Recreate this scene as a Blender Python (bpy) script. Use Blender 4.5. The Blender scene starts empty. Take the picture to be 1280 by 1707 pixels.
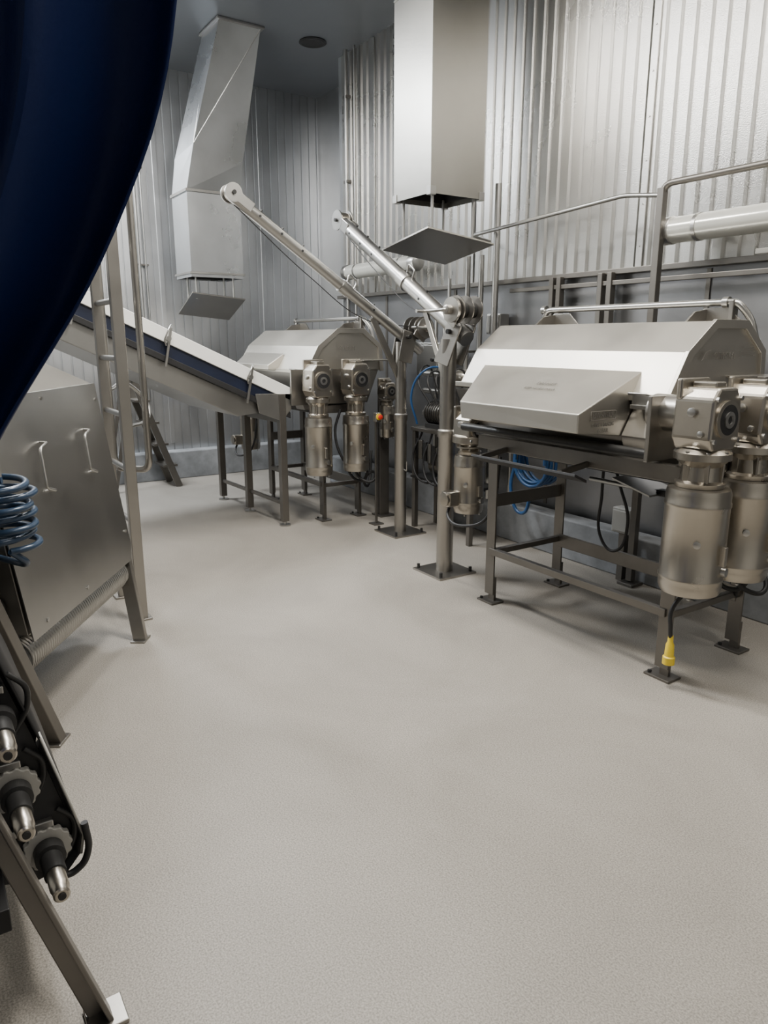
import bpy, bmesh, math, random
from mathutils import Vector, Matrix, Euler
random.seed(4)
D=bpy.data
col=bpy.context.scene.collection
# ------------------------------------------------------------------ materials
def mat(name, base, rough=.5, metal=0., var=0., vscale=4., bump=0., bscale=60., stretch=None, rvar=0., emis=None, estr=0., spec=.5):
    m=D.materials.new(name); m.use_nodes=True
    nt=m.node_tree; N=nt.nodes; L=nt.links
    b=N['Principled BSDF']
    b.inputs['Base Color'].default_value=(*base,1)
    b.inputs['Roughness'].default_value=rough
    b.inputs['Metallic'].default_value=metal
    b.inputs['Specular IOR Level'].default_value=spec
    if emis:
        b.inputs['Emission Color'].default_value=(*emis,1); b.inputs['Emission Strength'].default_value=estr
    tc=N.new('ShaderNodeTexCoord'); mp=N.new('ShaderNodeMapping')
    L.new(tc.outputs['Object'],mp.inputs['Vector'])
    if stretch: mp.inputs['Scale'].default_value=stretch
    if var>0 or rvar>0:
        n=N.new('ShaderNodeTexNoise'); n.inputs['Scale'].default_value=vscale; n.inputs['Detail'].default_value=5
        n.inputs['Roughness'].default_value=.55
        L.new(mp.outputs[0],n.inputs['Vector'])
        if var>0:
            r=N.new('ShaderNodeValToRGB')
            r.color_ramp.elements[0].position=.25; r.color_ramp.elements[1].position=.75
            r.color_ramp.elements[0].color=(*[c*(1-var) for c in base],1)
            r.color_ramp.elements[1].color=(*[min(1,c*(1+var)) for c in base],1)
            L.new(n.outputs['Fac'],r.inputs['Fac']); L.new(r.outputs['Color'],b.inputs['Base Color'])
        if rvar>0:
            mr=N.new('ShaderNodeMapRange'); mr.inputs['To Min'].default_value=max(0,rough-rvar); mr.inputs['To Max'].default_value=rough+rvar
            mr.inputs['From Min'].default_value=.25; mr.inputs['From Max'].default_value=.75
            L.new(n.outputs['Fac'],mr.inputs['Value']); L.new(mr.outputs[0],b.inputs['Roughness'])
    if bump>0:
        n2=N.new('ShaderNodeTexNoise'); n2.inputs['Scale'].default_value=bscale; n2.inputs['Detail'].default_value=4
        L.new(mp.outputs[0],n2.inputs['Vector'])
        bp=N.new('ShaderNodeBump'); bp.inputs['Strength'].default_value=bump; bp.inputs['Distance'].default_value=.005
        L.new(n2.outputs['Fac'],bp.inputs['Height']); L.new(bp.outputs[0],b.inputs['Normal'])
    return m
STEEL=mat('stainless_brushed',(.35,.335,.31),.34,1.,.06,5,.03,120,rvar=.03)
HOOD=mat('stainless_satin_hood',(.50,.48,.435),.40,.95,.06,2.2,.03,180,rvar=.04)
SHEET=mat('stainless_sheet',(.42,.415,.40),.34,1.,.08,2.5,.03,120,rvar=.05)
FRAME=mat('stainless_frame',(.18,.17,.155),.40,.9,.10,6)
CAST=mat('motor_stainless',(.43,.40,.35),.30,1.,.06,6,.05,90,rvar=.04)
DARK=mat('dark_steel',(.035,.035,.035),.45,.6,.2,10)
BLACK=mat('black_rubber',(.012,.012,.013),.55,0,.2,20)
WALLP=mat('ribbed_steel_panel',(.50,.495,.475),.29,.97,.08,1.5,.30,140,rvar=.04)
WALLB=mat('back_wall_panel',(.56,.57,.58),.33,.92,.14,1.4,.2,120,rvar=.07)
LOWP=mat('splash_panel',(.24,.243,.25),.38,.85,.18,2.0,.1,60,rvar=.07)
CEIL=mat('ceiling_panel',(.16,.17,.19),.30,.5,.1,1.2,.05,20)
DUCT=mat('galvanised_duct',(.38,.37,.34),.34,1.,.08,1.6,.06,60,rvar=.04)
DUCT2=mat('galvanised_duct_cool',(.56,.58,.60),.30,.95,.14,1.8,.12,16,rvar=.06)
CURB=mat('concrete_curb',(.19,.20,.21),.8,0,.4,5,.4,30)
PLASTER=mat('painted_wall',(.34,.34,.33),.6,0,.05,2)
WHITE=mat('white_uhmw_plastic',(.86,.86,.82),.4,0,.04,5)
BLUEB=mat('blue_belt',(.005,.010,.03),.45,0,.2,8)
HOSE=mat('blue_hose',(.015,.07,.19),.35,0,.1,20)
HOSE2=mat('grey_blue_hose',(.022,.045,.085),.3,.1,.1,20)
YEL=mat('yellow_plastic',(.75,.55,.03),.4,0,.05,20)
RED=mat('red_plastic',(.6,.03,.02),.4)
CURT=mat('navy_curtain',(.004,.013,.072),.55,0,.15,3,.1,200,spec=.22)
LENS=mat('tube_lens',(.52,.52,.48),.20,.35,.05,4)
GEARW=mat('sprocket_plastic',(.36,.35,.32),.5,.2,.1,12)
ETCH=mat('etched_text',(.15,.14,.125),.6,.2)
BOXG=mat('grey_box',(.42,.42,.40),.4,.2,.05,5)
DIFF=mat('lamp_diffuser',(.9,.9,.9),.4,0,emis=(1,.96,.9),estr=6)
# floor
FLOOR=D.materials.new('quartz_epoxy_floor'); FLOOR.use_nodes=True
nt=FLOOR.node_tree;N=nt.nodes;L=nt.links;b=N['Principled BSDF']
tc=N.new('ShaderNodeTexCoord')
n1=N.new('ShaderNodeTexNoise');n1.inputs['Scale'].default_value=1.1;n1.inputs['Detail'].default_value=7;n1.inputs['Roughness'].default_value=.6;n1.inputs['Distortion'].default_value=.8
n2=N.new('ShaderNodeTexNoise');n2.inputs['Scale'].default_value=190;n2.inputs['Detail'].default_value=4
L.new(tc.outputs['Object'],n1.inputs['Vector']);L.new(tc.outputs['Object'],n2.inputs['Vector'])
r1=N.new('ShaderNodeValToRGB');r1.color_ramp.elements[0].position=.28;r1.color_ramp.elements[1].position=.72
r1.color_ramp.elements[0].color=(.232,.214,.186,1);r1.color_ramp.elements[1].color=(.305,.283,.249,1)
r2=N.new('ShaderNodeValToRGB');r2.color_ramp.elements[0].position=.34;r2.color_ramp.elements[1].position=.66
r2.color_ramp.elements[0].color=(.66,.66,.66,1);r2.color_ramp.elements[1].color=(1.26,1.26,1.26,1)
mx=N.new('ShaderNodeMixRGB');mx.blend_type='MULTIPLY';mx.inputs[0].default_value=1
L.new(n1.outputs['Fac'],r1.inputs[0]);L.new(n2.outputs['Fac'],r2.inputs[0])
L.new(r1.outputs[0],mx.inputs[1]);L.new(r2.outputs[0],mx.inputs[2]);L.new(mx.outputs[0],b.inputs['Base Color'])
b.inputs['Roughness'].default_value=.52
bp=N.new('ShaderNodeBump');bp.inputs['Strength'].default_value=.4;bp.inputs['Distance'].default_value=.004
L.new(n2.outputs['Fac'],bp.inputs['Height']);L.new(bp.outputs[0],b.inputs['Normal'])
# ------------------------------------------------------------------ helpers
def link(o,par=None):
    col.objects.link(o)
    if par: o.parent=par
    return o
def grp(name,loc=(0,0,0),rz=0):
    e=D.objects.new(name,None); e.empty_display_size=.1; e.location=loc; e.rotation_euler=(0,0,rz); return link(e)
def mk(name,par,verts,faces,m,smooth=False,bevel=0,solid=0):
    me=D.meshes.new(name); me.from_pydata([tuple(v) for v in verts],[],faces)
    bm=bmesh.new();bm.from_mesh(me);bmesh.ops.recalc_face_normals(bm,faces=bm.faces);bm.to_mesh(me);bm.free()
    me.materials.append(m)
    if smooth:
        for p in me.polygons:p.use_smooth=True
        me.set_sharp_from_angle(angle=math.radians(35))
    o=D.objects.new(name,me); link(o,par)
    if solid:
        s=o.modifiers.new('sol','SOLIDIFY'); s.thickness=solid; s.offset=0
    if bevel:
        bv=o.modifiers.new('bev','BEVEL'); bv.width=bevel; bv.segments=2; bv.limit_method='ANGLE'
    return o
def box(name,par,c,s,m,bevel=.003,rot=None):
    x,y,z=[k/2 for k in s]
    v=[Vector((a*x,b_*y,c_*z)) for a in(-1,1) for b_ in(-1,1) for c_ in(-1,1)]
    if rot:
        R=Euler(rot).to_matrix(); v=[R@k for k in v]
    v=[k+Vector(c) for k in v]
    f=[(0,1,3,2),(4,6,7,5),(0,4,5,1),(2,3,7,6),(0,2,6,4),(1,5,7,3)]
    return mk(name,par,v,f,m,bevel=bevel)
def beam(name,par,p,q,w,h,m,up=(0,0,1),bevel=.003):
    p=Vector(p);q=Vector(q);d=(q-p).normalized();u=Vector(up)
    if abs(d.dot(u))>.98:u=Vector((1,0,0))
    s=d.cross(u).normalized();t=s.cross(d)
    v=[]
    for e in(p,q):
        for a,b_ in((-1,-1),(1,-1),(1,1),(-1,1)): v.append(e+s*a*w/2+t*b_*h/2)
    return mk(name,par,v,[(0,1,2,3),(4,7,6,5),(0,4,5,1),(1,5,6,2),(2,6,7,3),(3,7,4,0)],m,bevel=bevel)
def cyl(name,par,p,q,r,m,n=28,r2=None,bevel=0):
    p=Vector(p);q=Vector(q);d=(q-p).normalized();u=Vector((0,0,1)) if abs(d.z)<.95 else Vector((1,0,0))
    s=d.cross(u).normalized();t=s.cross(d); r2=r if r2 is None else r2
    v=[];
    for e,rr in((p,r),(q,r2)):
        for i in range(n):
            a=2*math.pi*i/n; v.append(e+s*math.cos(a)*rr+t*math.sin(a)*rr)
    f=[tuple(range(n)),tuple(range(2*n-1,n-1,-1))]+[(i,(i+1)%n,n+(i+1)%n,n+i) for i in range(n)]
    return mk(name,par,v,f,m,smooth=True,bevel=bevel)
def lathe(name,par,o,axis,prof,m,n=36):
    d=Vector(axis).normalized();u=Vector((0,0,1)) if abs(d.z)<.95 else Vector((1,0,0))
    s=d.cross(u).normalized();t=s.cross(d);o=Vector(o);v=[];f=[]
    for r,h in prof:
        for i in range(n):
            a=2*math.pi*i/n; v.append(o+d*h+(s*math.cos(a)+t*math.sin(a))*max(r,.0005))
    k=len(prof)
    for j in range(k-1):
        for i in range(n): f.append((j*n+i,j*n+(i+1)%n,(j+1)*n+(i+1)%n,(j+1)*n+i))
    f.append(tuple(range(n)));f.append(tuple(range(k*n-1,(k-1)*n-1,-1)))
    return mk(name,par,v,f,m,smooth=True)
def prism(name,par,prof,axis,a,b_,m,bevel=.004,pb=None):
    pb=pb or prof; n=len(prof)
    def P(k,c): return {'x':(c,k[0],k[1]),'y':(k[0],c,k[1]),'z':(k[0],k[1],c)}[axis]
    v=[P(k,a) for k in prof]+[P(k,b_) for k in pb]
    f=[tuple(range(n)),tuple(range(2*n-1,n-1,-1))]+[(i,(i+1)%n,n+(i+1)%n,n+i) for i in range(n)]
    return mk(name,par,v,f,m,bevel=bevel)
def tube(name,par,pts,r,m,smooth=False,cyc=False):
    cu=D.curves.new(name,'CURVE');cu.dimensions='3D';cu.bevel_depth=r;cu.bevel_resolution=4;cu.use_fill_caps=True
    if smooth:
        sp=cu.splines.new('BEZIER');sp.bezier_points.add(len(pts)-1)
        for bpnt,p in zip(sp.bezier_points,pts):
            bpnt.co=p;bpnt.handle_left_type=bpnt.handle_right_type='AUTO'
        cu.resolution_u=10
    else:
        sp=cu.splines.new('POLY'); P=[Vector(p) for p in pts]; out=[P[0]]
        for i in range(1,len(P)-1):
            a,c,d=P[i-1],P[i],P[i+1]; l=min((a-c).length,(d-c).length)*.45; l=min(l,r*3.5)
            A=c+(a-c).normalized()*l;B=c+(d-c).normalized()*l
            for k in range(6):
                t=k/5; out.append(A*(1-t)**2+c*2*t*(1-t)+B*t*t)
        out.append(P[-1]); sp.points.add(len(out)-1)
        for q,p in zip(sp.points,out): q.co=(*p,1)
    sp.use_cyclic_u=cyc
    cu.materials.append(m)
    o=D.objects.new(name,cu);return link(o,par)
def text(name,par,s,loc,rot,size,m):
    cu=D.curves.new(name,'FONT');cu.body=s;cu.size=size;cu.align_x='CENTER';cu.align_y='CENTER';cu.extrude=.0006
    cu.materials.append(m);o=D.objects.new(name,cu);o.location=loc;o.rotation_euler=rot;return link(o,par)
def bolt(par,p,ax,r=.008,h=.008,m=None):
    p=Vector(p); return cyl('bolt',par,p,p+Vector(ax)*h,r,m or DARK,6)
# ------------------------------------------------------------------ room shell
UB,UN,WR,WL,H=-8.5,2.2,4.2,-3.0,4.43
box('floor',None,((UB+UN)/2,.8,-.05),(UN-UB+.6,8.2,.1),FLOOR,0)
box('ceiling',None,((UB+UN)/2,.8,H+.05),(UN-UB+.6,8.2,.1),CEIL,0)
def ribwall(name,along,s0,s1,off,z0,z1,back,period,gw,gd,m,jog=None):
    pr=[];s=s0
    while s<s1-1e-6:
        pr+= [(s,0),(min(s+period-gw,s1),0),(min(s+period-gw*.75,s1),gd),(min(s+period-gw*.25,s1),gd)]
        s+=period
    pr.append((s1,0))
    v=[];f=[];n=len(pr)
    for z in(z0,z1):
        for s,d in pr:
            o=off+d*back
            v.append((s,o,z) if along=='x' else (o,s,z))
    for i in range(n-1): f.append((i,i+1,n+i+1,n+i))
    o=off+back*.12
    base=len(v)
    for z in(z0,z1):
        for s in(s0,s1): v.append((s,o,z) if along=='x' else (o,s,z))
    f.append((base,base+1,base+3,base+2))
    return mk(name,None,v,f,m)
ribwall('wall_right','x',-7.17,UN,WR,2.04,H,1,.105,.045,.02,WALLP)
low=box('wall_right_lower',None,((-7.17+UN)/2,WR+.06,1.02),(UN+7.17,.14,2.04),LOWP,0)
box('wall_right_return',None,(-7.2,WR+.25,H/2),(.06,.5,H),WALLB,0)
box('wall_right_recess',None,(-7.85,4.68,H/2),(1.4,.1,H),WALLB,0)
ribwall('wall_back','y',WL-.05,4.65,UB,0,H,-1,.105,.02,.012,WALLB)
box('wall_left',None,((UB+UN)/2,WL-.05,H/2),(UN-UB,.1,H),PLASTER,0)
box('wall_front',None,(UN+.05,.6,H/2),(.1,7.4,H),PLASTER,0)
box('trim_1',None,((-7.17+UN)/2,4.06,.15),(UN+7.17,.17,.30),CURB,.01)
box('trim_2',None,(UB+.1,.85,.16),(.2,7.6,.32),CURB,.01)
box('trim_3',None,((-7.17+UN)/2,4.155,2.045),(UN+7.17,.09,.035),FRAME)
box('ledge_glint',None,(-1.7,4.15,2.085),(1.5,.02,.03),WHITE)  # bright streak of light on the ledge, painted as a white strip
t=grp('trim_4')
for i,u in enumerate((-6.55,-5.0,-3.28,-1.6)):
    box('seam_%d'%i,t,(u,4.192,3.23),(.05,.012,2.36),WALLP,.002)
    for k in range(9): bolt(t,(u,4.186,2.2+k*.26),(0,-1,0),.006,.005,SHEET)
for i,u in enumerate((-6.3,-5.2,-4.0,-2.75,-1.5)):
    box('lower_seam_%d'%i,t,(u,4.186,1.17),(.03,.01,1.7),FRAME,.002)
t=grp('trim_5')
for i,w in enumerate((1.35,2.6,3.85)):
    box('seam_%d'%i,t,(UB+.004,w,2.4),(.012,.05,4.0),WALLB,.002)
lathe('ceiling_vent',None,(-7.0,3.78,H+.002),(0,0,-1),[(.13,0),(.135,.012),(.11,.02),(.09,.012),(.02,.012)],BLACK)
c=grp('conduit_pipe')
tube('pipe_a',c,[(-7.0,4.15,H),(-7.0,4.15,.32)],.022,SHEET)
tube('pipe_b',c,[(-6.85,4.16,H),(-6.85,4.16,1.0)],.014,SHEET)
for z in(1.2,2.3,3.2,4.0): box('clip_%d'%int(z*10),c,(-7.0,4.16,z),(.08,.05,.03),FRAME)
c=grp('conduit_pipe')
tube('pipe_a',c,[(-8.46,2.35,H),(-8.46,2.35,.9)],.018,SHEET)
tube('pipe_b',c,[(-8.46,2.42,H),(-8.46,2.42,1.6),(-8.46,2.7,1.3)],.012,SHEET)
for z in(1.4,2.4,3.4): box('clip_%d'%int(z*10),c,(-8.47,2.38,z),(.04,.14,.02),FRAME)
# ------------------------------------------------------------------ exhaust ducts
def rect(cx,cy,a,b_): return [(cx-a,cy-b_),(cx+a,cy-b_),(cx+a,cy+b_),(cx-a,cy+b_)]
def loft(name,par,secs,m,cap=False):
    v=[];f=[]
    for r,z in secs:
        zz=z if isinstance(z,(list,tuple)) else [z]*4
        for (x,y),k in zip(r,zz): v.append((x,y,k))
    for j in range(len(secs)-1):
        for i in range(4): f.append((j*4+i,j*4+(i+1)%4,(j+1)*4+(i+1)%4,(j+1)*4+i))
    return mk(name,par,v,f,m,solid=.004)
def baffle(g,zc_,sx,sy,rot,m,ztop,hx,hy):
    box('baffle_plate',g,(0,0,zc_),(sx,sy,.014),m,.002,rot=rot)
    R=Euler(rot).to_matrix()
    for i,(x,y) in enumerate(((-hx,-hy),(hx,-hy),(-hx,hy),(hx,hy))):
        p=R@Vector((x,y,0)); zz=zc_+p.z
        cyl('hanger_rod_%d'%i,g,(x,y,zz),(x,y,ztop),.011,SHEET,12)
        cyl('nut_%d'%i,g,(x,y,zz+.008),(x,y,zz+.032),.021,SHEET,6)
d1=grp('exhaust_duct',(-4.63,3.54,0))
loft('shaft',d1,[(rect(0,0,.23,.243),2.61),(rect(0,0,.23,.243),H)],DUCT)
for z in(3.95,):
    for s,(cx,cy,sx,sy) in enumerate(((0,-.245,.47,.01),(.232,0,.01,.49))): box('seam_band_%d'%s,d1,(cx,cy,z),(sx,sy,.012),DUCT,.002)
loft('inner_lip',d1,[(rect(0,0,.2,.21),2.64),(rect(0,0,.2,.21),2.9)],DARK)
baffle(d1,2.285,.6,.62,(math.radians(-7),math.radians(-9),0),STEEL,2.66,.18,.19)
for i,(x,y) in enumerate(((-.19,-.2),(.19,-.2),(-.19,.2),(.19,.2))):
    box('tab_%d'%i,d1,(x*1.13,y*1.13,2.63),(.05,.05,.06),SHEET)
d2=grp('exhaust_duct',(-7.6,2.83,0))
K=([(-.14,-.25),(.34,-.22),(.34,.27),(-.14,.25)],[3.36,3.42,3.30,3.24])
loft('drop',d2,[(rect(0,0,.23,.275),2.21),(rect(0,0,.23,.275),3.02)],DUCT2)
loft('elbow',d2,[(rect(0,0,.23,.275),3.02),K],DUCT2)
loft('riser',d2,[K,(rect(.42,.18,.22,.20),H-.002)],DUCT2)
for z,w in((2.25,.02),(3.02,.025)):
    loft('flange_%d'%int(z*100),d2,[(rect(0,0,.245,.29),z-w/2),(rect(0,0,.245,.29),z+w/2)],SHEET)
# folded stiffener creases on the riser faces
beam('crease_a',d2,(.34,-.222,3.42),(.42,-.02,4.41),.006,.01,SHEET)
beam('crease_b',d2,(.345,-.22,3.42),(.64,.38,4.41),.006,.008,SHEET)
box('flange_top',d2,(.42,.18,H-.012),(.50,.46,.02),SHEET)
baffle(d2,1.935,.52,.56,(math.radians(-6),math.radians(-22),0),STEEL,2.30,.13,.2)
loft('inner_lip',d2,[(rect(0,0,.2,.24),2.22),(rect(0,0,.2,.24),2.4)],DARK)
# ------------------------------------------------------------------ gear motor
def gearmotor(par,x,y,z0,z1,r,zg,zt,gw=.115,face=.12,tag=''):
    h=z1-z0
    lathe('motor_'+tag,par,(x,y,z0),(0,0,1),[(.0,0),(r*.55,0),(r*.6,.006),(r*.93,.008),(r*.99,.03),(r*1.0,.05),(r,.07),(r*1.025,.075),(r*1.025,.085),(r,.09),(r,h-.09),(r*1.025,h-.085),(r*1.025,h-.07),(r,h-.065),(r,h-.03),(r*.96,h-.008),(r*.7,h)],CAST,44)
    for k in range(4):
        a=k*math.pi/2+.6; bolt(par,(x+r*.8*math.cos(a),y+r*.8*math.sin(a),z0),(0,0,-1),.008,.008,SHEET)
    lathe('adapter_'+tag,par,(x,y,z1),(0,0,1),[(r*.75,0),(r*.78,.02),(r*.62,.03),(r*.6,(zg-z1)*.55),(r*.8,(zg-z1)*.72),(r*.88,(zg-z1)*.74),(r*.88,(zg-z1)*.92),(r*.7,zg-z1+.004)],CAST,36)
    for k in range(6):
        a=k*math.pi/3+.3
        beam('rib_%d'%k+tag,par,(x+r*.58*math.cos(a),y+r*.58*math.sin(a),z1+.01),(x+r*.62*math.cos(a),y+r*.62*math.sin(a),z1+(zg-z1)*.75),.012,.03,CAST)
    for k in range(8):
        a=k*math.pi/4; bolt(par,(x+r*.8*math.cos(a),y+r*.8*math.sin(a),z1+(zg-z1)*.92),(0,0,1),.009,.01,SHEET)
    g=gw; zm=(zg+zt)/2
    pr=[(y-g*.75,zg),(y+g*.75,zg),(y+g,zg+.05),(y+g*.92,zt-.05),(y+g*.6,zt),(y-g*.6,zt),(y-g*.92,zt-.05),(y-g,zg+.05)]
    prism('gearbox_'+tag,par,pr,'x',x-face,x+face,CAST,.012)
    lathe('bore_ring_'+tag,par,(x+face-.002,y,zm),(1,0,0),[(.088*g/.115,0),(.088*g/.115,.012),(.07*g/.115,.014),(.066*g/.115,.004)],CAST)
    lathe('bore_seal_'+tag,par,(x+face,y,zm),(1,0,0),[(.070*g/.115,0),(.070*g/.115,.012),(.045*g/.115,.013)],BLACK)
    lathe('bore_shaft_'+tag,par,(x+face,y,zm),(1,0,0),[(.038*g/.115,0),(.038*g/.115,.018),(.02*g/.115,.019),(.018*g/.115,.008)],SHEET)
    for sy in(-1,1):
        for sz in(-1,1): bolt(par,(x+face,y+sy*g*.78,zm+sz*(zt-zg)*.33),(1,0,0),.011,.012,SHEET)
    box('cap_'+tag,par,(x,y,zt+.01),(face*1.2,g*.7,.025),CAST,.006)
    box('torque_arm_'+tag,par,(x-face*.8,y,zt-.01),(face*.3,g*1.9,.09),CAST,.008)
    lathe('plug_'+tag,par,(x,y-g*.93,zm+.03),(0,-1,0),[(.02,0),(.02,.015),(.012,.018)],SHEET,12)
    lathe('plug2_'+tag,par,(x+.05,y-g*.95,zm-.06),(0,-1,0),[(.014,0),(.014,.012),(.01,.014)],SHEET,12)
    lathe('port_'+tag,par,(x+r*.6,y-r*.75,z0+h*.52),(.62,-.78,0),[(.016,0),(.016,.018),(.01,.02)],SHEET,12)
    lathe('port_b'+tag,par,(x+r*.97,y+r*.2,z0+h*.25),(1,.2,0),[(.022,0),(.022,.02),(.014,.022)],SHEET,12)
    prism('lug_'+tag,par,[(y-.012,z0+h*.32),(y-.012,z0+h*.5),(y+.012,z0+h*.5),(y+.012,z0+h*.32)],'x',x+r*.9,x+r*1.18,CAST,.004)
# ------------------------------------------------------------------ drum machine
def machine(loc,second=False):
    g=grp('drum_processing_machine',loc)
    r=.115 if second else .138
    hood=[(-.34,1.33),(-.21,1.54),(-.02,1.685),(.24,1.685),(.42,1.54),(.44,1.33)]
    prism('hood',g,hood,'x',-.74,.77,HOOD,.006)
    prism('chamber',g,[(-.30,1.33),(.42,1.33),(.30,1.04),(-.22,1.04)],'x',-.70,.74,STEEL,.004)
    prism('end_flange',g,[(-.35,1.32),(-.222,1.545),(-.026,1.693),(.246,1.693),(.43,1.545),(.45,1.32),(.41,1.32),(.39,1.53),(.23,1.65),(-.01,1.65),(-.18,1.52),(-.30,1.32)],'x',.765,.785,HOOD,.002)
    box('hood_lip',g,(.0,-.345,1.325),(1.54,.02,.03),HOOD)
    for i,x in enumerate((-.58,.50)):
        prism('gusset_%d'%i,g,[(.12,1.68),(.42,1.68),(.36,1.76),(.20,1.74)],'x',x,x+.012,STEEL,.002)
        prism('gusset_plate_%d'%i,g,[(x-.12,1.68),(x+.22,1.68),(x+.13,1.76),(x+.0,1.76)],'y',.30,.312,STEEL,.002)
    tube('lid_bar',g,[(-.66,.30,1.60),(-.66,.30,1.785),(.60,.30,1.785),(.68,.30,1.785),(.74,.34,1.70),(.76,.36,1.6)],.018,SHEET)
    for x in(-.66,.62): lathe('bar_collar_%d'%int(x*10),g,(x-.015,.30,1.785),(1,0,0),[(.028,0),(.028,.03)],SHEET,16)
    box('bar_arm',g,(.66,.30,1.73),(.025,.05,.13),STEEL)
    if not second:
        v=[(-.59,-.27,1.445),(.57,-.27,1.445),(-.30,-.70,1.262),(.57,-.705,1.26),(-.28,-.705,1.17),(.57,-.705,1.17),(-.34,-.39,1.137),(.57,-.39,1.137),(-.59,-.27,1.30),(.57,-.27,1.30)]
    else:
        v=[(-.66,-.27,1.47),(.20,-.27,1.47),(-.56,-.43,1.37),(.20,-.43,1.37),(-.56,-.43,1.33),(.20,-.43,1.33),(-.56,-.39,1.32),(.20,-.39,1.32),(-.66,-.27,1.32),(.20,-.27,1.32)]
    f=[(0,1,3,2),(2,3,5,4),(4,5,7,6),(6,7,9,8),(0,2,4,6,8),(1,9,7,5,3)]
    mk('infeed_guard',g,v,f,HOOD,bevel=.005)
    prism('throat',g,[(-.40,1.14),(-.27,1.36),(-.10,1.36),(-.10,1.0),(-.34,1.0)],'x',.575,.74,STEEL,.004)
    box('latch_base',g,(.66,-.36,1.315),(.12,.02,.06),SHEET); tube('latch_loop',g,[(.61,-.375,1.34),(.61,-.42,1.35),(.71,-.42,1.35),(.71,-.375,1.34)],.006,SHEET)
    box('latch_tab',g,(.66,-.38,1.285),(.10,.03,.02),SHEET)
    if not second: fy,ry,lx,rx=-.40,.19,-.33,.92
    else: fy,ry,lx,rx=-.20,.17,-.33,.76
    for i,(x,y) in enumerate(((lx,fy),(rx,fy),(lx,ry),(rx,ry))):
        box('leg_%d_web'%i,g,(x,y,.52),(.075,.012,.94),FRAME,.002)
        box('leg_%d_flange'%i,g,(x-.034,y+.03,.52),(.01,.06,.94),FRAME,.002)
        box('foot_%d'%i,g,(x,y+.01,.006),(.14,.10,.012),FRAME,.002)
        box('foot_riser_%d'%i,g,(x+.01,y+.015,.08),(.05,.02,.16),FRAME,.002)
        bolt(g,(x-.05,y-.02,.012),(0,0,1),.01,.012)
    for i,y in enumerate((fy,ry)):
        beam('top_rail_%d'%i,g,(lx-.12,y,1.0),(rx+.02,y,1.0),.05,.08,FRAME)
    for i,x in enumerate((lx,rx)):
        beam('top_cross_%d'%i,g,(x,fy,1.0),(x,ry,1.0),.05,.07,FRAME)
        if x==lx: beam('mid_cross_%d'%i,g,(x,fy,.645),(x,ry,.645),.012,.08,FRAME)
        beam('low_cross_%d'%i,g,(x,fy,.32),(x,ry,.32),.035,.035,FRAME)
    beam('front_rail',g,(lx,fy,.33),(rx,fy,.33),.035,.04,FRAME)
    beam('rear_rail',g,(lx,ry,.31),(rx,ry,.31),.02,.085,FRAME)
    cyl('drain_tube',g,(-.55,-.41 if second else -.46,1.08),(.80,-.41 if second else -.46,1.08),.024,DARK,18)
    box('under_shroud',g,(.02,-.02,1.03),(1.35,.5,.05),DARK)
    if not second:
        prism('black_tray',g,[(-.66,.955),(-.57,.915),(-.57,.93),(-.655,.968)],'x',-.24,.53,BLACK,.002)
        beam('tray_arm',g,(-.2,-.62,.95),(-.2,-.40,.98),.02,.03,FRAME)
        beam('tray_arm_2',g,(.4,-.62,.95),(.4,-.40,.98),.02,.03,FRAME)
        tube('pull_rod',g,[(.05,.02,.80),(.60,.02,.80)],.014,SHEET)
        beam('pull_rod_end',g,(.52,.02,.80),(.80,.02,.81),.05,.035,DARK)
        prism('flap',g,[(.30,.86),(.55,.80),(.55,.79),(.30,.85)],'y',-.1,.15,SHEET,.001)
        cyl('return_roller',g,(-.3,-.15,.93),(.85,-.15,.93),.035,DARK)
    my=(-.34,.03) if second else (-.385,-.005)
    for i,y in enumerate(my):
        cyl('output_flange_%d'%i,g,(.74,y+.02,1.27),(.92,y+.02,1.27),.085,STEEL)
        gearmotor(g,1.01 if not second else .98,y,.465,.963,r,1.13,1.40,.108 if not second else .10,.095,'r%d'%i)
    box('motor_mount',g,(.80,-.17,1.2),(.02,.66,.30),STEEL)
    box('motor_bracket',g,(.86,.26,1.42),(.22,.28,.012),STEEL)
    gearmotor(g,-.77,-.22,.46,.86,.10,.92,1.14,.085,.085,'tail')
    lathe('tail_band',g,(-.77,-.22,.93),(0,0,1),[(.1,0),(.115,.01),(.115,.05),(.1,.06)],CAST)
    box('junction_box',g,(-.79,-.36,.57),(.09,.09,.10),CAST,.012)
    lathe('junction_cap',g,(-.79,-.395,.57),(0,-1,0),[(.045,0),(.045,.02),(.02,.024)],CAST,18)
    tube('tail_cable',g,[(-.79,-.36,.53),(-.76,-.40,.46),(-.55,-.40,.44),(-.42,-.36,.52),(-.38,-.3,.9)],.010,BLACK,True)
    tube('cable_a',g,[(.08,.10,1.0),(.06,.12,.70),(.08,.12,.42),(.18,.12,.37),(.26,.12,.55),(.2,.1,.78),(.1,.1,1.0)],.009,BLACK,True)
    tube('cable_b',g,[(.85,-.05,1.0),(.84,-.1,.8),(.9,-.05,.55),(.95,.1,.36),(1.03,.12,.46)],.012,BLACK,True)
    tube('cable_c',g,[(1.0,.0,.48),(1.02,.05,.40),(1.08,.14,.38),(1.03,.18,.45),(.97,.12,.38),(.9,.2,.3),(.8,.3,.6)],.012,BLACK,True)
    return g
m1=machine((-2.87,3.3,0))
rt=(math.pi/2,0,math.pi/2)
text('danger_text',m1,'DANGER',(.5735,-.534,1.247),rt,.038,ETCH)
tube('danger_border',m1,[(.5735,-.622,1.227),(.5735,-.446,1.227),(.5735,-.446,1.267),(.5735,-.622,1.267)],.0015,ETCH,cyc=True)
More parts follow.
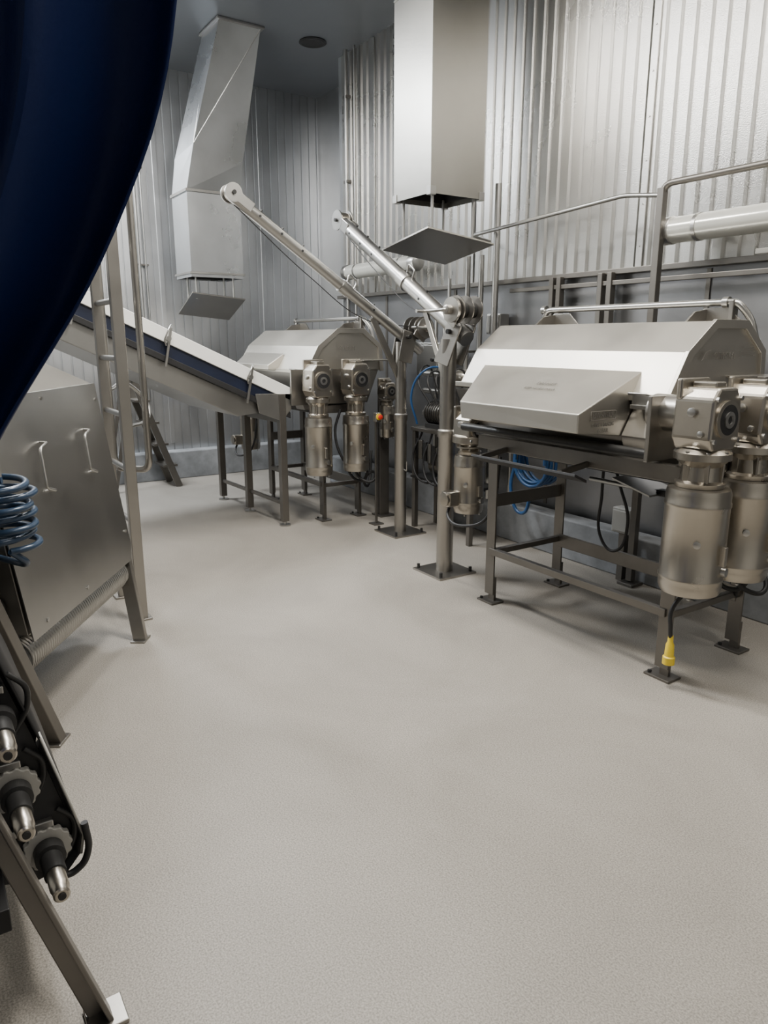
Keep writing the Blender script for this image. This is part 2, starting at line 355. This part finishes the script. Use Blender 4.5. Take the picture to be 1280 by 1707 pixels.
text('danger_text_2',m1,'KEEP HANDS',(.5735,-.534,1.203),rt,.027,ETCH)
text('danger_text_3',m1,'CLEAR',(.5735,-.534,1.174),rt,.027,ETCH)
text('maker_text',m1,'OTESIM',(.7865,.06,1.52),rt,.05,ETCH)
prism('maker_mark',m1,[(-.12,1.50),(-.09,1.51),(-.06,1.55),(-.09,1.54)],'x',.7855,.787,ETCH,0)
for k in range(3): box('data_line_%d'%k,m1,(.7865,.26,1.56-k*.02),(.001,.10,.004),ETCH,0)
text('guard_text',m1,'DANGER',(.12,-.455,1.3715),(math.radians(23),0,0),.035,ETCH)
text('guard_text_2',m1,'KEEP HANDS CLEAR',(.12,-.51,1.348),(math.radians(23),0,0),.024,ETCH)
pc=grp('power_cord')
tube('cord',pc,[(-1.86,2.90,.47),(-1.88,2.83,.38),(-1.87,2.82,.30),(-1.87,2.83,.24)],.010,BLACK,True)
lathe('plug_body',pc,(-1.87,2.83,.26),(0,0,-1),[(.012,0),(.013,.03),(.019,.045),(.022,.10),(.028,.105),(.028,.14),(.018,.142)],YEL,20)
m2=machine((-6.37,3.23,0),True)
text('maker_text',m2,'OTESIM',(.7865,.06,1.52),rt,.05,ETCH)
# ------------------------------------------------------------------ inclined belt conveyor (feeds far machine)
cv=grp('inclined_belt_conveyor')
W0,W1=2.74,-.6
zc=lambda w:1.19+(W0-w)*.47
def slab(name,u0,u1,ztop,zbot,m,w0=W0,w1=W1,bevel=.004):
    prism(name,cv,[(w0,zc(w0)+zbot),(w0,zc(w0)+ztop),(w1,zc(w1)+ztop),(w1,zc(w1)+zbot)],'x',u0,u1,m,bevel)
slab('side_guard_near',-5.66,-5.60,0.01,-.10,WHITE)
slab('side_guard_far',-6.92,-6.88,0.03,-.06,WHITE)
slab('belt_top',-6.88,-5.66,-.025,-.05,WHITE)
slab('belt_return',-6.86,-5.62,-.10,-.24,BLUEB)
slab('side_rail',-5.63,-5.605,-.20,-.25,BLACK)
prism('pan_side',cv,[(w,zc(w)-.25) for w in(W0-.15,W1)]+[(w,zc(w)-.42) for w in(W1,W0-.45)],'x',-5.67,-5.655,SHEET,.002)
prism('pan_bottom',cv,[(w,zc(w)-.41) for w in(W0-.45,W1)]+[(w,zc(w)-.425) for w in(W1,W0-.45)],'x',-6.9,-5.66,SHEET,.002)
for i,w in enumerate((2.40,1.75,1.1,.5)):
    z=zc(w)
    beam('clamp_%d'%i,cv,(-5.585,w,z+.03),(-5.585,w-.06,z-.26),.016,.02,SHEET)
    tube('clamp_loop_%d'%i,cv,[(-5.57,w,z+.05),(-5.54,w-.03,z+.02),(-5.54,w-.07,z-.06),(-5.57,w-.05,z-.10)],.006,SHEET)
    cyl('clamp_knob_%d'%i,cv,(-5.59,w-.03,z-.05),(-5.55,w-.03,z-.05),.02,SHEET,12)
prism('head_plate',cv,[(2.42,1.16),(2.745,1.15),(2.745,1.02),(2.66,.92),(2.45,1.0)],'x',-5.61,-5.60,SHEET,.002)
for i,(u,w) in enumerate(((-5.62,2.66),(-6.93,2.6),(-6.3,2.62))):
    zt=zc(w)-.1
    box('leg_%d'%i,cv,(u,w,zt/2+.03),(.06,.06,zt-.02),FRAME)
    cyl('foot_%d'%i,cv,(u,w,0),(u,w,.05),.012,SHEET,10); cyl('pad_%d'%i,cv,(u,w,0),(u,w,.012),.05,SHEET,20)
beam('leg_tie',cv,(-6.93,2.6,.20),(-5.62,2.66,.20),.03,.03,FRAME)
beam('leg_tie_top',cv,(-6.93,2.6,.93),(-5.62,2.66,.93),.04,.05,FRAME)
for i,u in enumerate((-5.75,-6.8)):
    beam('tail_leg_%d'%i,cv,(u,.2,0),(u,.35,zc(.3)-.40),.06,.06,FRAME)
# small drive + e-stop next to far machine
sd=grp('small_gear_drive')
gearmotor(sd,-5.38,3.58,.74,1.03,.068,1.08,1.23,.068,.065,'s')
box('stand',sd,(-5.47,3.60,.6),(.04,.1,1.2),FRAME);box('base',sd,(-5.47,3.60,.006),(.16,.16,.012),FRAME)
box('stand_arm',sd,(-5.43,3.59,1.15),(.08,.08,.06),FRAME)
es=grp('emergency_stop_station')
box('bracket',es,(-5.22,3.36,.46),(.02,.02,.92),FRAME)
box('foot',es,(-5.22,3.36,.006),(.10,.10,.012),FRAME)
box('box',es,(-5.20,3.36,.95),(.05,.06,.08),SHEET,.008)
lathe('collar',es,(-5.176,3.36,.955),(1,0,0),[(.028,0),(.028,.006)],YEL,20)
lathe('button',es,(-5.17,3.36,.955),(1,0,0),[(.010,0),(.012,.012),(.02,.015),(.02,.026),(.008,.03)],RED,20)
# ------------------------------------------------------------------ davit hoists
def davit(post,arm0,arm1,r_arm,r_post,hp=1.62):
    g=grp('davit_hoist',(post[0],post[1],0))
    o=Vector((post[0],post[1],0)); a=Vector(arm0)-o; b_=Vector(arm1)-o; d=(b_-a).normalized()
    lathe('post',g,(0,0,0.0),(0,0,1),[(r_post,0),(r_post,.95),(r_post*1.12,.96),(r_post*1.12,1.0),(r_post*.92,1.01),(r_post*.92,hp)],STEEL,32)
    box('base_plate',g,(0,0,.007),(.32,.32,.014),STEEL,.002)
    for sx in(-1,1):
        for sy in(-1,1):
            cyl('anchor_%d%d'%(sx,sy),g,(sx*.13,sy*.13,.014),(sx*.13,sy*.13,.045),.011,DARK,8)
    tube('post_hook',g,[(r_post,0,.55),(r_post+.04,0,.54),(r_post+.04,0,.62)],.006,SHEET)
    cyl('arm',g,a,b_,r_arm,SHEET,28)
    side=Vector((0,0,1)).cross(d).normalized(); up=d.cross(side)*-1
    if up.z<0: up=-up
    for s in(-1,1):
        c=b_+side*s*r_arm*.95+up*.01
        cyl('cheek_%d'%s,g,c-side*.005,c+side*.005,r_arm*1.45,SHEET,24)
        beam('cheek_strap_%d'%s,g,c-d*.16,c,.008,r_arm*1.6,SHEET,up=up)
    cyl('sheave',g,b_-side*r_arm*.7+up*.01,b_+side*r_arm*.7+up*.01,r_arm*1.15,CAST,24)
    cyl('sheave_pin',g,b_-side*r_arm*1.4+up*.01,b_+side*r_arm*1.4+up*.01,.014,DARK,12)
    for k,t in enumerate((.12,.22,.32,.55,.7)):
        p=b_+(a-b_)*t+up*(r_arm); cyl('pin_%d'%k,g,p-up*.005,p+up*.012,.008,DARK,8)
        q=b_+(a-b_)*t+side*r_arm; cyl('hole_%d'%k,g,q-side*.004,q+side*.002,.009,BLACK,10)
        q=b_+(a-b_)*t-side*r_arm; cyl('holeb_%d'%k,g,q-side*.002,q+side*.004,.009,BLACK,10)
    L_=(b_-a).length
    c=a+d*L_*.45
    cyl('collar',g,c-d*.04,c+d*.04,r_arm*1.18,SHEET,24)
    tube('collar_handle',g,[c+up*r_arm,c+up*(r_arm+.07)+d*.02,c+up*(r_arm+.06)-d*.07,c+up*r_arm-d*.07],.007,SHEET)
    jp=Vector((0,0,hp))
    k=a+d*((jp-a).dot(d))
    for s in(-1,1):
        beam('yoke_%d'%s,g,jp+side*s*(r_arm+.01)+Vector((0,0,-.16)),k+side*s*(r_arm+.01)+up*.05,.012,.13,STEEL,up=d)
    cyl('yoke_pin',g,k-side*(r_arm+.05),k+side*(r_arm+.05),.016,DARK,12)
    q=a+d*L_*.28; beam('strut',g,Vector((0,0,hp-.32)),q-up*r_arm,.02,.05,STEEL)
    w=a+d*.12+up*(r_arm+.09)
    cyl('winch_drum',g,w-side*.07,w+side*.07,.05,DARK,24)
    for s in(-1,0,1): cyl('winch_flange_%d'%s,g,w+side*(s*.075-.004),w+side*(s*.075+.004),.09,FRAME,28)
    lathe('winch_gear',g,w+side*.09,side,[(.075,0),(.08,.01),(.08,.03),(.03,.035),(.03,.07),(.022,.075)],STEEL,20)
    for s in(-1,1): beam('winch_cheek_%d'%s,g,w+side*s*.088-up*.1,w+side*s*.088+up*.03,.008,.12,STEEL,up=d)
    tube('crank',g,[w+side*.13,w+side*.17,w+side*.17+d*.16-up*.1,w+side*.25+d*.16-up*.1],.011,SHEET)
    tube('cable',g,[w+d*.05-up*.02,a+d*L_*.3-up*(r_arm+.045),a+d*L_*.6-up*(r_arm+.06),b_-d*.05-up*(r_arm+.0)],.0035,DARK,True)
    return g
davit((-3.83,3.036),(-3.72,3.10,1.60),(-5.24,3.06,2.50),.052,.058,1.60)
davit((-4.876,3.38),(-4.876,3.57,1.51),(-4.876,1.99,2.54),.042,.05,1.58)
# ------------------------------------------------------------------ wall lights
def tubelight(u0,u1,w,z,r):
    g=grp('tube_light')
    lathe('lens',g,(u0+.08,w,z),(1,0,0),[(r,0),(r,u1-u0-.16)],LENS)
    for e,s in((u0,1),(u1,-1)):
        lathe('end_cap_%d'%s,g,(e,w,z),(s,0,0),[(r*.6,0),(r*.95,.01),(r*1.08,.03),(r*1.08,.09),(r*1.0,.095)],SHEET)
    for k in(.2,.8):
        u=u0+(u1-u0)*k; lathe('ring_%d'%int(k*10),g,(u-.012,w,z),(1,0,0),[(r*1.05,0),(r*1.05,.024)],SHEET)
        box('wall_bracket_%d'%int(k*10),g,(u,(w+4.2)/2+.02,z),(.04,4.2-w,.03),SHEET)
tubelight(-2.97,-1.65,3.98,2.235,.075)
tubelight(-6.8,-5.5,4.0,2.27,.07)
# ------------------------------------------------------------------ platform handrail along the wall
hr=grp('handrail')
tube('upper_rail',hr,[(-2.92,3.9,1.2),(-2.92,3.9,2.49),(-1.2,3.9,2.49)],.02,FRAME)
box('post',hr,(-2.92,3.9,1.25),(.045,.045,2.44),FRAME)
box('post_foot',hr,(-2.92,3.9,.01),(.12,.12,.02),FRAME)
tube('side_rail',hr,[(-4.75,4.17,2.38),(-4.70,3.93,2.40),(-3.2,3.9,2.47),(-2.92,3.9,2.43)],.014,SHEET)
for u in(-3.95,-3.88,-3.50,-3.42): box('stub_post_%d'%int(-u*100),hr,(u,4.1,1.62),(.04,.05,.84),FRAME)
beam('stub_rail',hr,(-4.4,4.1,1.97),(-1.4,4.1,1.97),.03,.03,FRAME)
# ------------------------------------------------------------------ pipes and pump behind hoists
pm=grp('pipe_manifold')
for i,(u,w,z0,z1,r) in enumerate(((-4.75,3.95,.3,2.25,.022),(-4.62,3.98,.3,2.25,.022),(-4.45,3.98,.3,2.75,.026),(-5.05,4.0,.4,2.1,.016),(-5.25,4.02,.4,1.9,.016),(-5.0,3.92,.3,1.75,.02),(-4.2,3.98,.4,1.6,.018))):
    tube('riser_%d'%i,pm,[(u,w,z0),(u,w,z1)],r,SHEET)
    for z in(.9,1.5): box('clamp_%d_%d'%(i,int(z*10)),pm,(u,w+.06,z),(.06,.12,.02),FRAME)
for i,z in enumerate((1.15,1.3,.95)): tube('header_%d'%i,pm,[(-5.3,3.93,z),(-4.1,3.93,z)],.024,SHEET)
for i,u in enumerate((-4.95,-4.8,-4.66,-4.3)):
    cyl('valve_%d'%i,pm,(u,3.87,1.15),(u,3.93,1.15),.035,CAST,16)
    lathe('flange_%d'%i,pm,(u-.05,3.93,1.3),(1,0,0),[(.045,0),(.045,.02),(.03,.03),(.045,.04),(.045,.06)],CAST,20)
pu=grp('pump_unit')
box('table',pu,(-4.6,3.72,.86),(.8,.30,.03),FRAME)
box('shelf',pu,(-4.6,3.72,.45),(.8,.30,.02),DARK)
for i,(u,w) in enumerate(((-4.97,3.60),(-4.23,3.60),(-4.97,3.84),(-4.23,3.84))): box('leg_%d'%i,pu,(u,w,.43),(.04,.04,.86),FRAME)
lathe('motor',pu,(-4.9,3.70,1.0),(1,0,0),[(.03,0),(.08,.01),(.09,.03),(.09,.24),(.06,.26),(.06,.32),(.085,.33),(.085,.40),(.04,.42),(.035,.5)],CAST)
for k in range(7): lathe('fin_%d'%k,pu,(-4.86+k*.03,3.70,1.0),(1,0,0),[(.097,0),(.097,.006)],DARK)
box('motor_foot',pu,(-4.78,3.70,.895),(.2,.14,.04),DARK)
box('gear_head',pu,(-4.42,3.70,.98),(.13,.15,.20),CAST,.012)
lathe('upper_motor',pu,(-4.62,3.70,1.30),(1,0,0),[(.03,0),(.065,.01),(.07,.03),(.07,.20),(.05,.22),(.05,.26),(.075,.27),(.075,.33),(.03,.34)],CAST)
lathe('upper_motor_face',pu,(-4.58,3.62,1.14),(0,-1,0),[(.05,0),(.05,.02),(.02,.024)],DARK)
box('upper_bracket',pu,(-4.5,3.72,1.13),(.3,.10,.18),FRAME)
for k in range(6): box('chain_guard_%d'%k,pu,(-4.95+k*.06,3.60,.70-.01*k),(.05,.02,.16),STEEL if k%2 else DARK)
for i in range(5): tube('cable_%d'%i,pu,[(-4.8+i*.1,3.62,1.08),(-4.9+i*.12,3.58,1.25+.03*i),(-5.0+i*.15,3.75,1.38-i*.05),(-5.0+i*.1,3.85,1.1)],.008,BLACK,True)
for i in range(4): tube('drop_cable_%d'%i,pu,[(-4.9+i*.14,3.62,.84),(-4.95+i*.15,3.56,.6-.05*i),(-4.8+i*.15,3.58,.42),(-4.75+i*.12,3.7,.47)],.009,BLACK,True)
tube('blue_line',pu,[(-4.95,3.6,.9),(-4.98,3.56,1.15),(-4.85,3.6,1.35),(-4.6,3.68,1.38)],.009,HOSE,True)
box('tool_box',pu,(-4.45,3.72,.55),(.26,.2,.18),SHEET,.006)
lathe('shelf_motor',pu,(-4.85,3.72,.56),(1,0,0),[(.03,0),(.08,.01),(.085,.03),(.085,.17),(.03,.19),(.03,.24)],CAST)
bx=grp('control_box'); box('case',bx,(-5.35,4.08,1.42),(.34,.16,.30),SHEET,.006); box('door',bx,(-5.35,3.995,1.42),(.30,.012,.26),SHEET,.004); cyl('knob',bx,(-5.25,3.99,1.42),(-5.25,3.965,1.42),.015,DARK)
bx=grp('control_box'); box('case',bx,(-4.55,4.11,1.72),(.16,.10,.16),SHEET,.006); box('door',bx,(-4.55,4.055,1.72),(.14,.012,.14),SHEET,.004); cyl('knob',bx,(-4.5,4.05,1.72),(-4.5,4.03,1.72),.012,DARK)
bx=grp('control_box'); box('case',bx,(-3.02,3.93,.42),(.15,.09,.17),BOXG,.006); box('door',bx,(-3.02,3.88,.42),(.12,.012,.14),BOXG,.004); box('foot',bx,(-3.02,3.93,.165),(.05,.05,.33),FRAME)
# hoses
def coil(name,c,ax,R,r,turns,pitch,m,wob=.0):
    g=grp(name,c); pts=[]
    n=turns*14
    for i in range(n+1):
        a=2*math.pi*i/14; k=1+wob*math.sin(i*.7)
        x=R*math.cos(a)*k;y=R*math.sin(a)*k;h=(i/14)*pitch
        pts.append({'z':(x,y,h),'y':(x,h,y)}[ax])
    tube('hose',g,pts,r,m,True); return g
h=coil('hose_coil',(-3.86,3.84,.70),'y',.17,.013,6,.026,HOSE,.07)
tube('tail',h,[(-.15,.02,0),(-.17,.0,-.25),(-.05,.0,-.40),(.05,.0,-.2)],.013,HOSE,True); box('hook',h,(0,.18,.15),(.05,.32,.04),SHEET)
h=coil('hose_coil',(-8.05,2.75,1.05),'y',.14,.014,3,.02,HOSE,.1); box('hook',h,(-.16,0,.12),(.34,.05,.03),SHEET)
# ------------------------------------------------------------------ access ladder + grab rail
ld=grp('access_ladder')
box('rail_near',ld,(-4.1,1.0,1.6),(.045,.06,3.2),STEEL)
box('rail_far',ld,(-4.55,1.0,1.6),(.045,.05,3.2),STEEL)
box('foot_near',ld,(-4.1,1.0,.006),(.09,.10,.012),STEEL);box('foot_far',ld,(-4.55,1.0,.006),(.09,.10,.012),STEEL)
for i in range(9): cyl('rung_%d'%i,ld,(-4.55,1.0,.58+i*.305),(-4.1,1.0,.58+i*.305),.016,SHEET,14)
beam('top_tie',ld,(-4.55,1.0,3.18),(-4.1,1.0,3.18),.05,.05,STEEL)
gr=grp('grab_rail')
tube('tube',gr,[(-4.32,1.17,2.7),(-4.32,1.17,.84),(-4.62,1.04,.82),(-4.62,1.04,2.7)],.021,STEEL)
tube('tie_low',gr,[(-4.62,1.04,1.05),(-4.57,1.0,1.05)],.015,SHEET)
tube('tie_high',gr,[(-4.62,1.04,2.4),(-4.57,1.0,2.4)],.015,SHEET)
tube('loop',gr,[(-4.62,1.04,1.3),(-4.9,1.25,1.3),(-4.9,1.35,1.15),(-4.62,1.1,1.05)],.012,SHEET,True)
sl=grp('step_ladder')
for i,u in enumerate((-7.85,-8.2)):
    beam('stringer_%d'%i,sl,(u,2.44,0),(u,2.02,1.2),.03,.07,FRAME); beam('back_leg_%d'%i,sl,(u,1.75,0),(u,2.0,1.2),.03,.04,FRAME)
for k in range(4):
    t=(k+1)/5; box('tread_%d'%k,sl,(-8.025,2.44-.42*t,1.2*t),(.34,.16,.025),FRAME)
# ------------------------------------------------------------------ guarded roller machine (left foreground)
gm=grp('guarded_roller_machine',(-3.9,.93,0),math.radians(-34))
LEN=1.13
prism('front_panel',gm,[(0.0,.52),(.05,.44),(LEN,.44),(LEN,1.38),(0.0,1.38)],'y',-.0,.006,SHEET,.001)
fp=gm.children[0]
for vt in fp.data.vertices: vt.co.y-= (vt.co.z-.44)*.14
def ring(y0,y1,x0,x1,z): return [(x0,y1,z),(x1,y1,z),(x1,y0,z),(x0,y0,z)]
v=ring(-1.05,-.02,.01,LEN-.01,.46)+ring(-1.0,-.14,.01,LEN-.01,1.38)+ring(-.80,-.26,.28,LEN-.1,1.50)
f=[(0,1,2,3),(8,9,10,11)]
for j in range(2):
    for i in range(4): f.append((j*4+i,j*4+(i+1)%4,(j+1)*4+(i+1)%4,(j+1)*4+i))
mk('hood',gm,v,f,HOOD,bevel=.004)
for i,x in enumerate((.27,.72)):
    zz=lambda z:-(z-.44)*.14+.006
    tube('handle_%d'%i,gm,[(x-.02,zz(1.17),1.17),(x-.02,zz(1.17)+.03,1.17),(x+.06,zz(1.16)+.035,1.155),(x+.08,zz(1.0)+.035,.99),(x+.0,zz(.97)+.03,.965),(x+.0,zz(.97),.965)],.0065,SHEET)
for i,(x,z) in enumerate(((.04,1.3),(.04,.6),(.6,.48),(1.0,.48),(.6,1.35))): bolt(gm,(x,-(z-.44)*.14+.006,z),(0,1,0),.009,.006,SHEET)
RB=sum([[(.075,k*.02),(.085,k*.02+.005),(.085,k*.02+.012),(.075,k*.02+.018)] for k in range(56)],[])
lathe('ribbed_roller',gm,(.0,-.10,.36),(1,0,0),RB,SHEET,24)
lathe('ribbed_roller_2',gm,(.0,-.34,.33),(1,0,0),RB,FRAME,24)
box('belly',gm,(.56,-.55,.42),(1.1,.95,.12),DARK)
for i,(x,y,tx,ty) in enumerate(((.10,.04,.0,-.06),(1.12,.04,1.38,-.02),(.10,-1.1,.0,-1.0),(1.12,-1.1,1.30,-1.0))):
    beam('leg_%d'%i,gm,(x,y,0),(tx,ty,.5 if tx<.5 else .72),.07,.035 if i!=1 else .05,STEEL if i!=1 else FRAME,up=(1,0,0)); box('foot_%d'%i,gm,(x,y,.005),(.10,.08,.01),STEEL)
beam('end_tie',gm,(.03,-.06,.42),(.03,-1.0,.42),.04,.05,STEEL)
prism('drive_housing',gm,[(-.04,.36),(-.12,1.0),(-.95,1.0),(-.95,.36)],'x',1.30,1.38,DARK,.006)
beam('drive_bar',gm,(1.1,-.25,.95),(1.34,-.25,.95),.05,.05,FRAME);beam('drive_bar_2',gm,(1.1,-.75,.5),(1.34,-.75,.5),.05,.05,FRAME)
for i,(y,z,r) in enumerate(((-.1,.36,.085),(-.26,.46,.07),(-.14,.58,.05))):
    lathe('end_gear_%d'%i,gm,(1.13,y,z),(1,0,0),[(r,0),(r,.02),(.04,.022),(.04,.10),(.02,.105)],DARK if i!=1 else FRAME)
h=coil('hose_coil',(-2.82,.24,.88),'z',.095,.012,7,.036,HOSE2,.14)
tube('drop',h,[(.095,0,0),(.05,.05,-.06),(-.1,.0,-.08),(-.2,-.1,-.05)],.012,HOSE2,True)
tube('wire_hook',h,[(.02,0,.25),(0,0,.36),(-.25,-.05,.40)],.008,SHEET)
# ------------------------------------------------------------------ near conveyor tail
nc=grp('steep_belt_conveyor')
edge=[(-.06,1.35),(.02,1.15),(.095,.90),(.165,.66),(.215,.45),(.235,.36),(.225,.31),(.19,.27),(.14,.26)]
UF=-2.42
prism('side_plate',nc,[(w-.012,z) for w,z in edge]+[(-.02,.30),(-.10,.6),(-.2,1.0),(-.3,1.35)],'x',-1.80,-1.79,BLACK,.001)
v=[];f=[]
for i,(w,z) in enumerate(edge): v+=[(UF,w,z),(-1.77,w,z)]
for i in range(len(edge)-1): f.append((2*i,2*i+1,2*i+3,2*i+2))
mk('belt',nc,v,f,BLACK,smooth=True,solid=.006)
v=[];f=[]
ee=edge[3:7]
for i,(w,z) in enumerate(ee): v+=[(-1.80,w+.004,z),(-1.765,w+.004,z)]
for i in range(len(ee)-1): f.append((2*i,2*i+1,2*i+3,2*i+2))
mk('wear_strip',nc,v,f,GEARW,smooth=True,solid=.006)
prism('far_plate',nc,[(w-.012,z) for w,z in edge]+[(-.02,.30),(-.10,.6),(-.2,1.0),(-.3,1.35)],'x',UF+.01,UF+.02,BLACK,.001)
hook=[(.243,.40),(.25,.33),(.235,.285),(.20,.265),(.17,.275)]
tube('nose_hook',nc,[(-1.76,w,z) for w,z in hook],.009,BLACK)
def sprocket(name,u,w,z,R,m,n=14):
    pr=[]
    for i in range(n*4):
        a=2*math.pi*i/(n*4); rr=R*(1.0 if i%4 in(0,1) else .92); pr.append((w+rr*math.cos(a),z+rr*math.sin(a)))
    prism(name,nc,pr,'x',u,u+.02,m,.002)
for i,(w,z) in enumerate(((.085,.74),(.10,.54),(.155,.355))):
    if i: sprocket('sprocket_%d'%i,-1.785,w,z,.058,GEARW)
    lathe('hub_%d'%i,nc,(-1.76,w,z),(1,0,0),[(.036,0),(.036,.035),(.026,.037),(.026,.10),(.018,.102),(.017,.165),(.014,.168)],DARK,24)
    lathe('shaft_tip_%d'%i,nc,(-1.66,w,z),(1,0,0),[(.022,0),(.022,.05),(.019,.055),(.019,.078),(.015,.082)],CAST,24)
    cyl('shaft_%d'%i,nc,(UF,w,z),(-1.7,w,z),.02,DARK,16)
    cyl('shaft_end_%d'%i,nc,(-1.60,w,z),(-1.575,w,z),.009,DARK,12)
    box('bearing_%d'%i,nc,(-1.78,w-.03,z+.065),(.02,.10,.02),SHEET)
    tube('guard_hook_%d'%i,nc,[(-1.775,w+.03,z+.10),(-1.775,w+.07,z+.06),(-1.775,w+.065,z-.0),(-1.775,w+.03,z-.05)],.007,DARK)
beam('leg_near',nc,(-1.545,.225,0),(-1.575,-.06,1.0),.05,.012,FRAME,up=(0,1,0))
beam('leg_near_flange',nc,(-1.565,.205,0),(-1.595,-.08,1.0),.012,.05,FRAME,up=(0,1,0))
box('leg_near_foot',nc,(-1.55,.215,.006),(.09,.09,.012),STEEL)
beam('leg_far',nc,(UF,.20,0),(UF,-.05,.95),.012,.055,FRAME,up=(1,0,0))
box('leg_far_foot',nc,(UF,.195,.005),(.10,.08,.01),STEEL)
beam('brace_top',nc,(UF,-.05,.95),(-1.575,-.05,.95),.04,.04,FRAME)
beam('leg_rear_near',nc,(-1.6,-.55,0),(-1.6,-.35,1.3),.05,.05,FRAME);beam('leg_rear_far',nc,(UF,-.55,0),(UF,-.35,1.3),.05,.05,FRAME)
beam('side_tie_2',nc,(-1.6,-.4,.95),(-1.575,-.04,.95),.03,.04,FRAME)
box('drip_tray',nc,((UF-1.6)/2,-.2,.30),(.75,.5,.06),BLACK)
# ------------------------------------------------------------------ curtain
TH=math.radians(56.6)
cg=grp('gathered_curtain',(0,0,0),TH)
ed=[(2.62,-.17),(2.1,-.18),(1.92,-.190),(1.815,-.214),(1.742,-.248),(1.653,-.296),(1.565,-.360),(1.51,-.402),(1.43,-.45),(1.30,-.49),(1.05,-.503),(.7,-.52),(.05,-.53)]
def xe(z):
    for (a,xa),(b_,xb) in zip(ed,ed[1:]):
        if b_<=z<=a: return xa+(xb-xa)*(a-z)/(a-b_)
    return ed[-1][1]
zs=[2.62-i*(2.57/90) for i in range(91)];nx=140;v=[];f=[]
xs=[sum(xe(max(.05,min(2.62,z+k*.02))) for k in(-2,-1,0,1,2))/5 for z in zs]
for z,xr in zip(zs,xs):
    for j in range(nx+1):
        s=j/nx; x=-1.15+(xr+1.15)*s
        amp=.036+.016*math.sin(z*2)
        y=.80+amp*math.sin(s*46+z*1.1)+.022*math.sin(s*23+2-z*2)+.006*math.sin(s*90+z*4)-.03*s
        v.append((x,y,z))
for i in range(90):
    for j in range(nx): a=i*(nx+1)+j; f.append((a,a+1,a+nx+2,a+nx+1))
mk('cloth',cg,v,f,CURT,smooth=True,solid=.003)
cyl('curtain_rod',cg,(-1.3,.78,2.66),(.0,.78,2.66),.016,SHEET)
for x in(-1.2,-.05): cyl('drop_rod_%d'%int(-x*10),cg,(x,.78,2.66),(x,.78,H),.01,SHEET,12)
for k in range(9): lathe('ring_%d'%k,cg,(-1.1+k*.11,.78,2.66),(1,0,0),[(.022,0),(.022,.006)],SHEET,16)
# ------------------------------------------------------------------ lights
def fixture(u,w,lx,ly,power,colr,z=H-.06):
    g=grp('ceiling_light',(u,w,0))
    box('housing',g,(0,0,z+.035),(lx+.08,ly+.08,.05),SHEET)
    box('diffuser',g,(0,0,z+.006),(lx,ly,.01),DIFF,0)
    l=D.lights.new('lamp','AREA');l.shape='RECTANGLE';l.size=lx;l.size_y=ly;l.energy=power;l.color=colr
    o=D.objects.new('lamp',l);o.location=(0,0,z-.01);link(o,g)
W_=(1,.95,.87);C_=(.92,.96,1.0)
fixture(-2.6,2.0,1.3,.35,190,W_)
fixture(.4,1.3,1.3,.3,55,W_)
fixture(-4.9,1.5,1.3,.35,175,(1,.97,.93))
fixture(-7.5,.7,1.0,1.0,330,C_)
fixture(-1.4,3.3,1.3,.3,70,W_)
w=D.worlds.new('world');bpy.context.scene.world=w;w.use_nodes=True
w.node_tree.nodes['Background'].inputs[0].default_value=(.8,.85,.9,1);w.node_tree.nodes['Background'].inputs[1].default_value=.2
# ------------------------------------------------------------------ camera
cd=D.cameras.new('camera');cam=D.objects.new('camera',cd);link(cam)
cd.sensor_fit='HORIZONTAL';cd.sensor_width=36;cd.lens=33.75;cd.clip_start=.02
cam.location=(0,0,1.6);cam.rotation_euler=(math.radians(90-13.5),0,TH)
bpy.context.scene.camera=cam
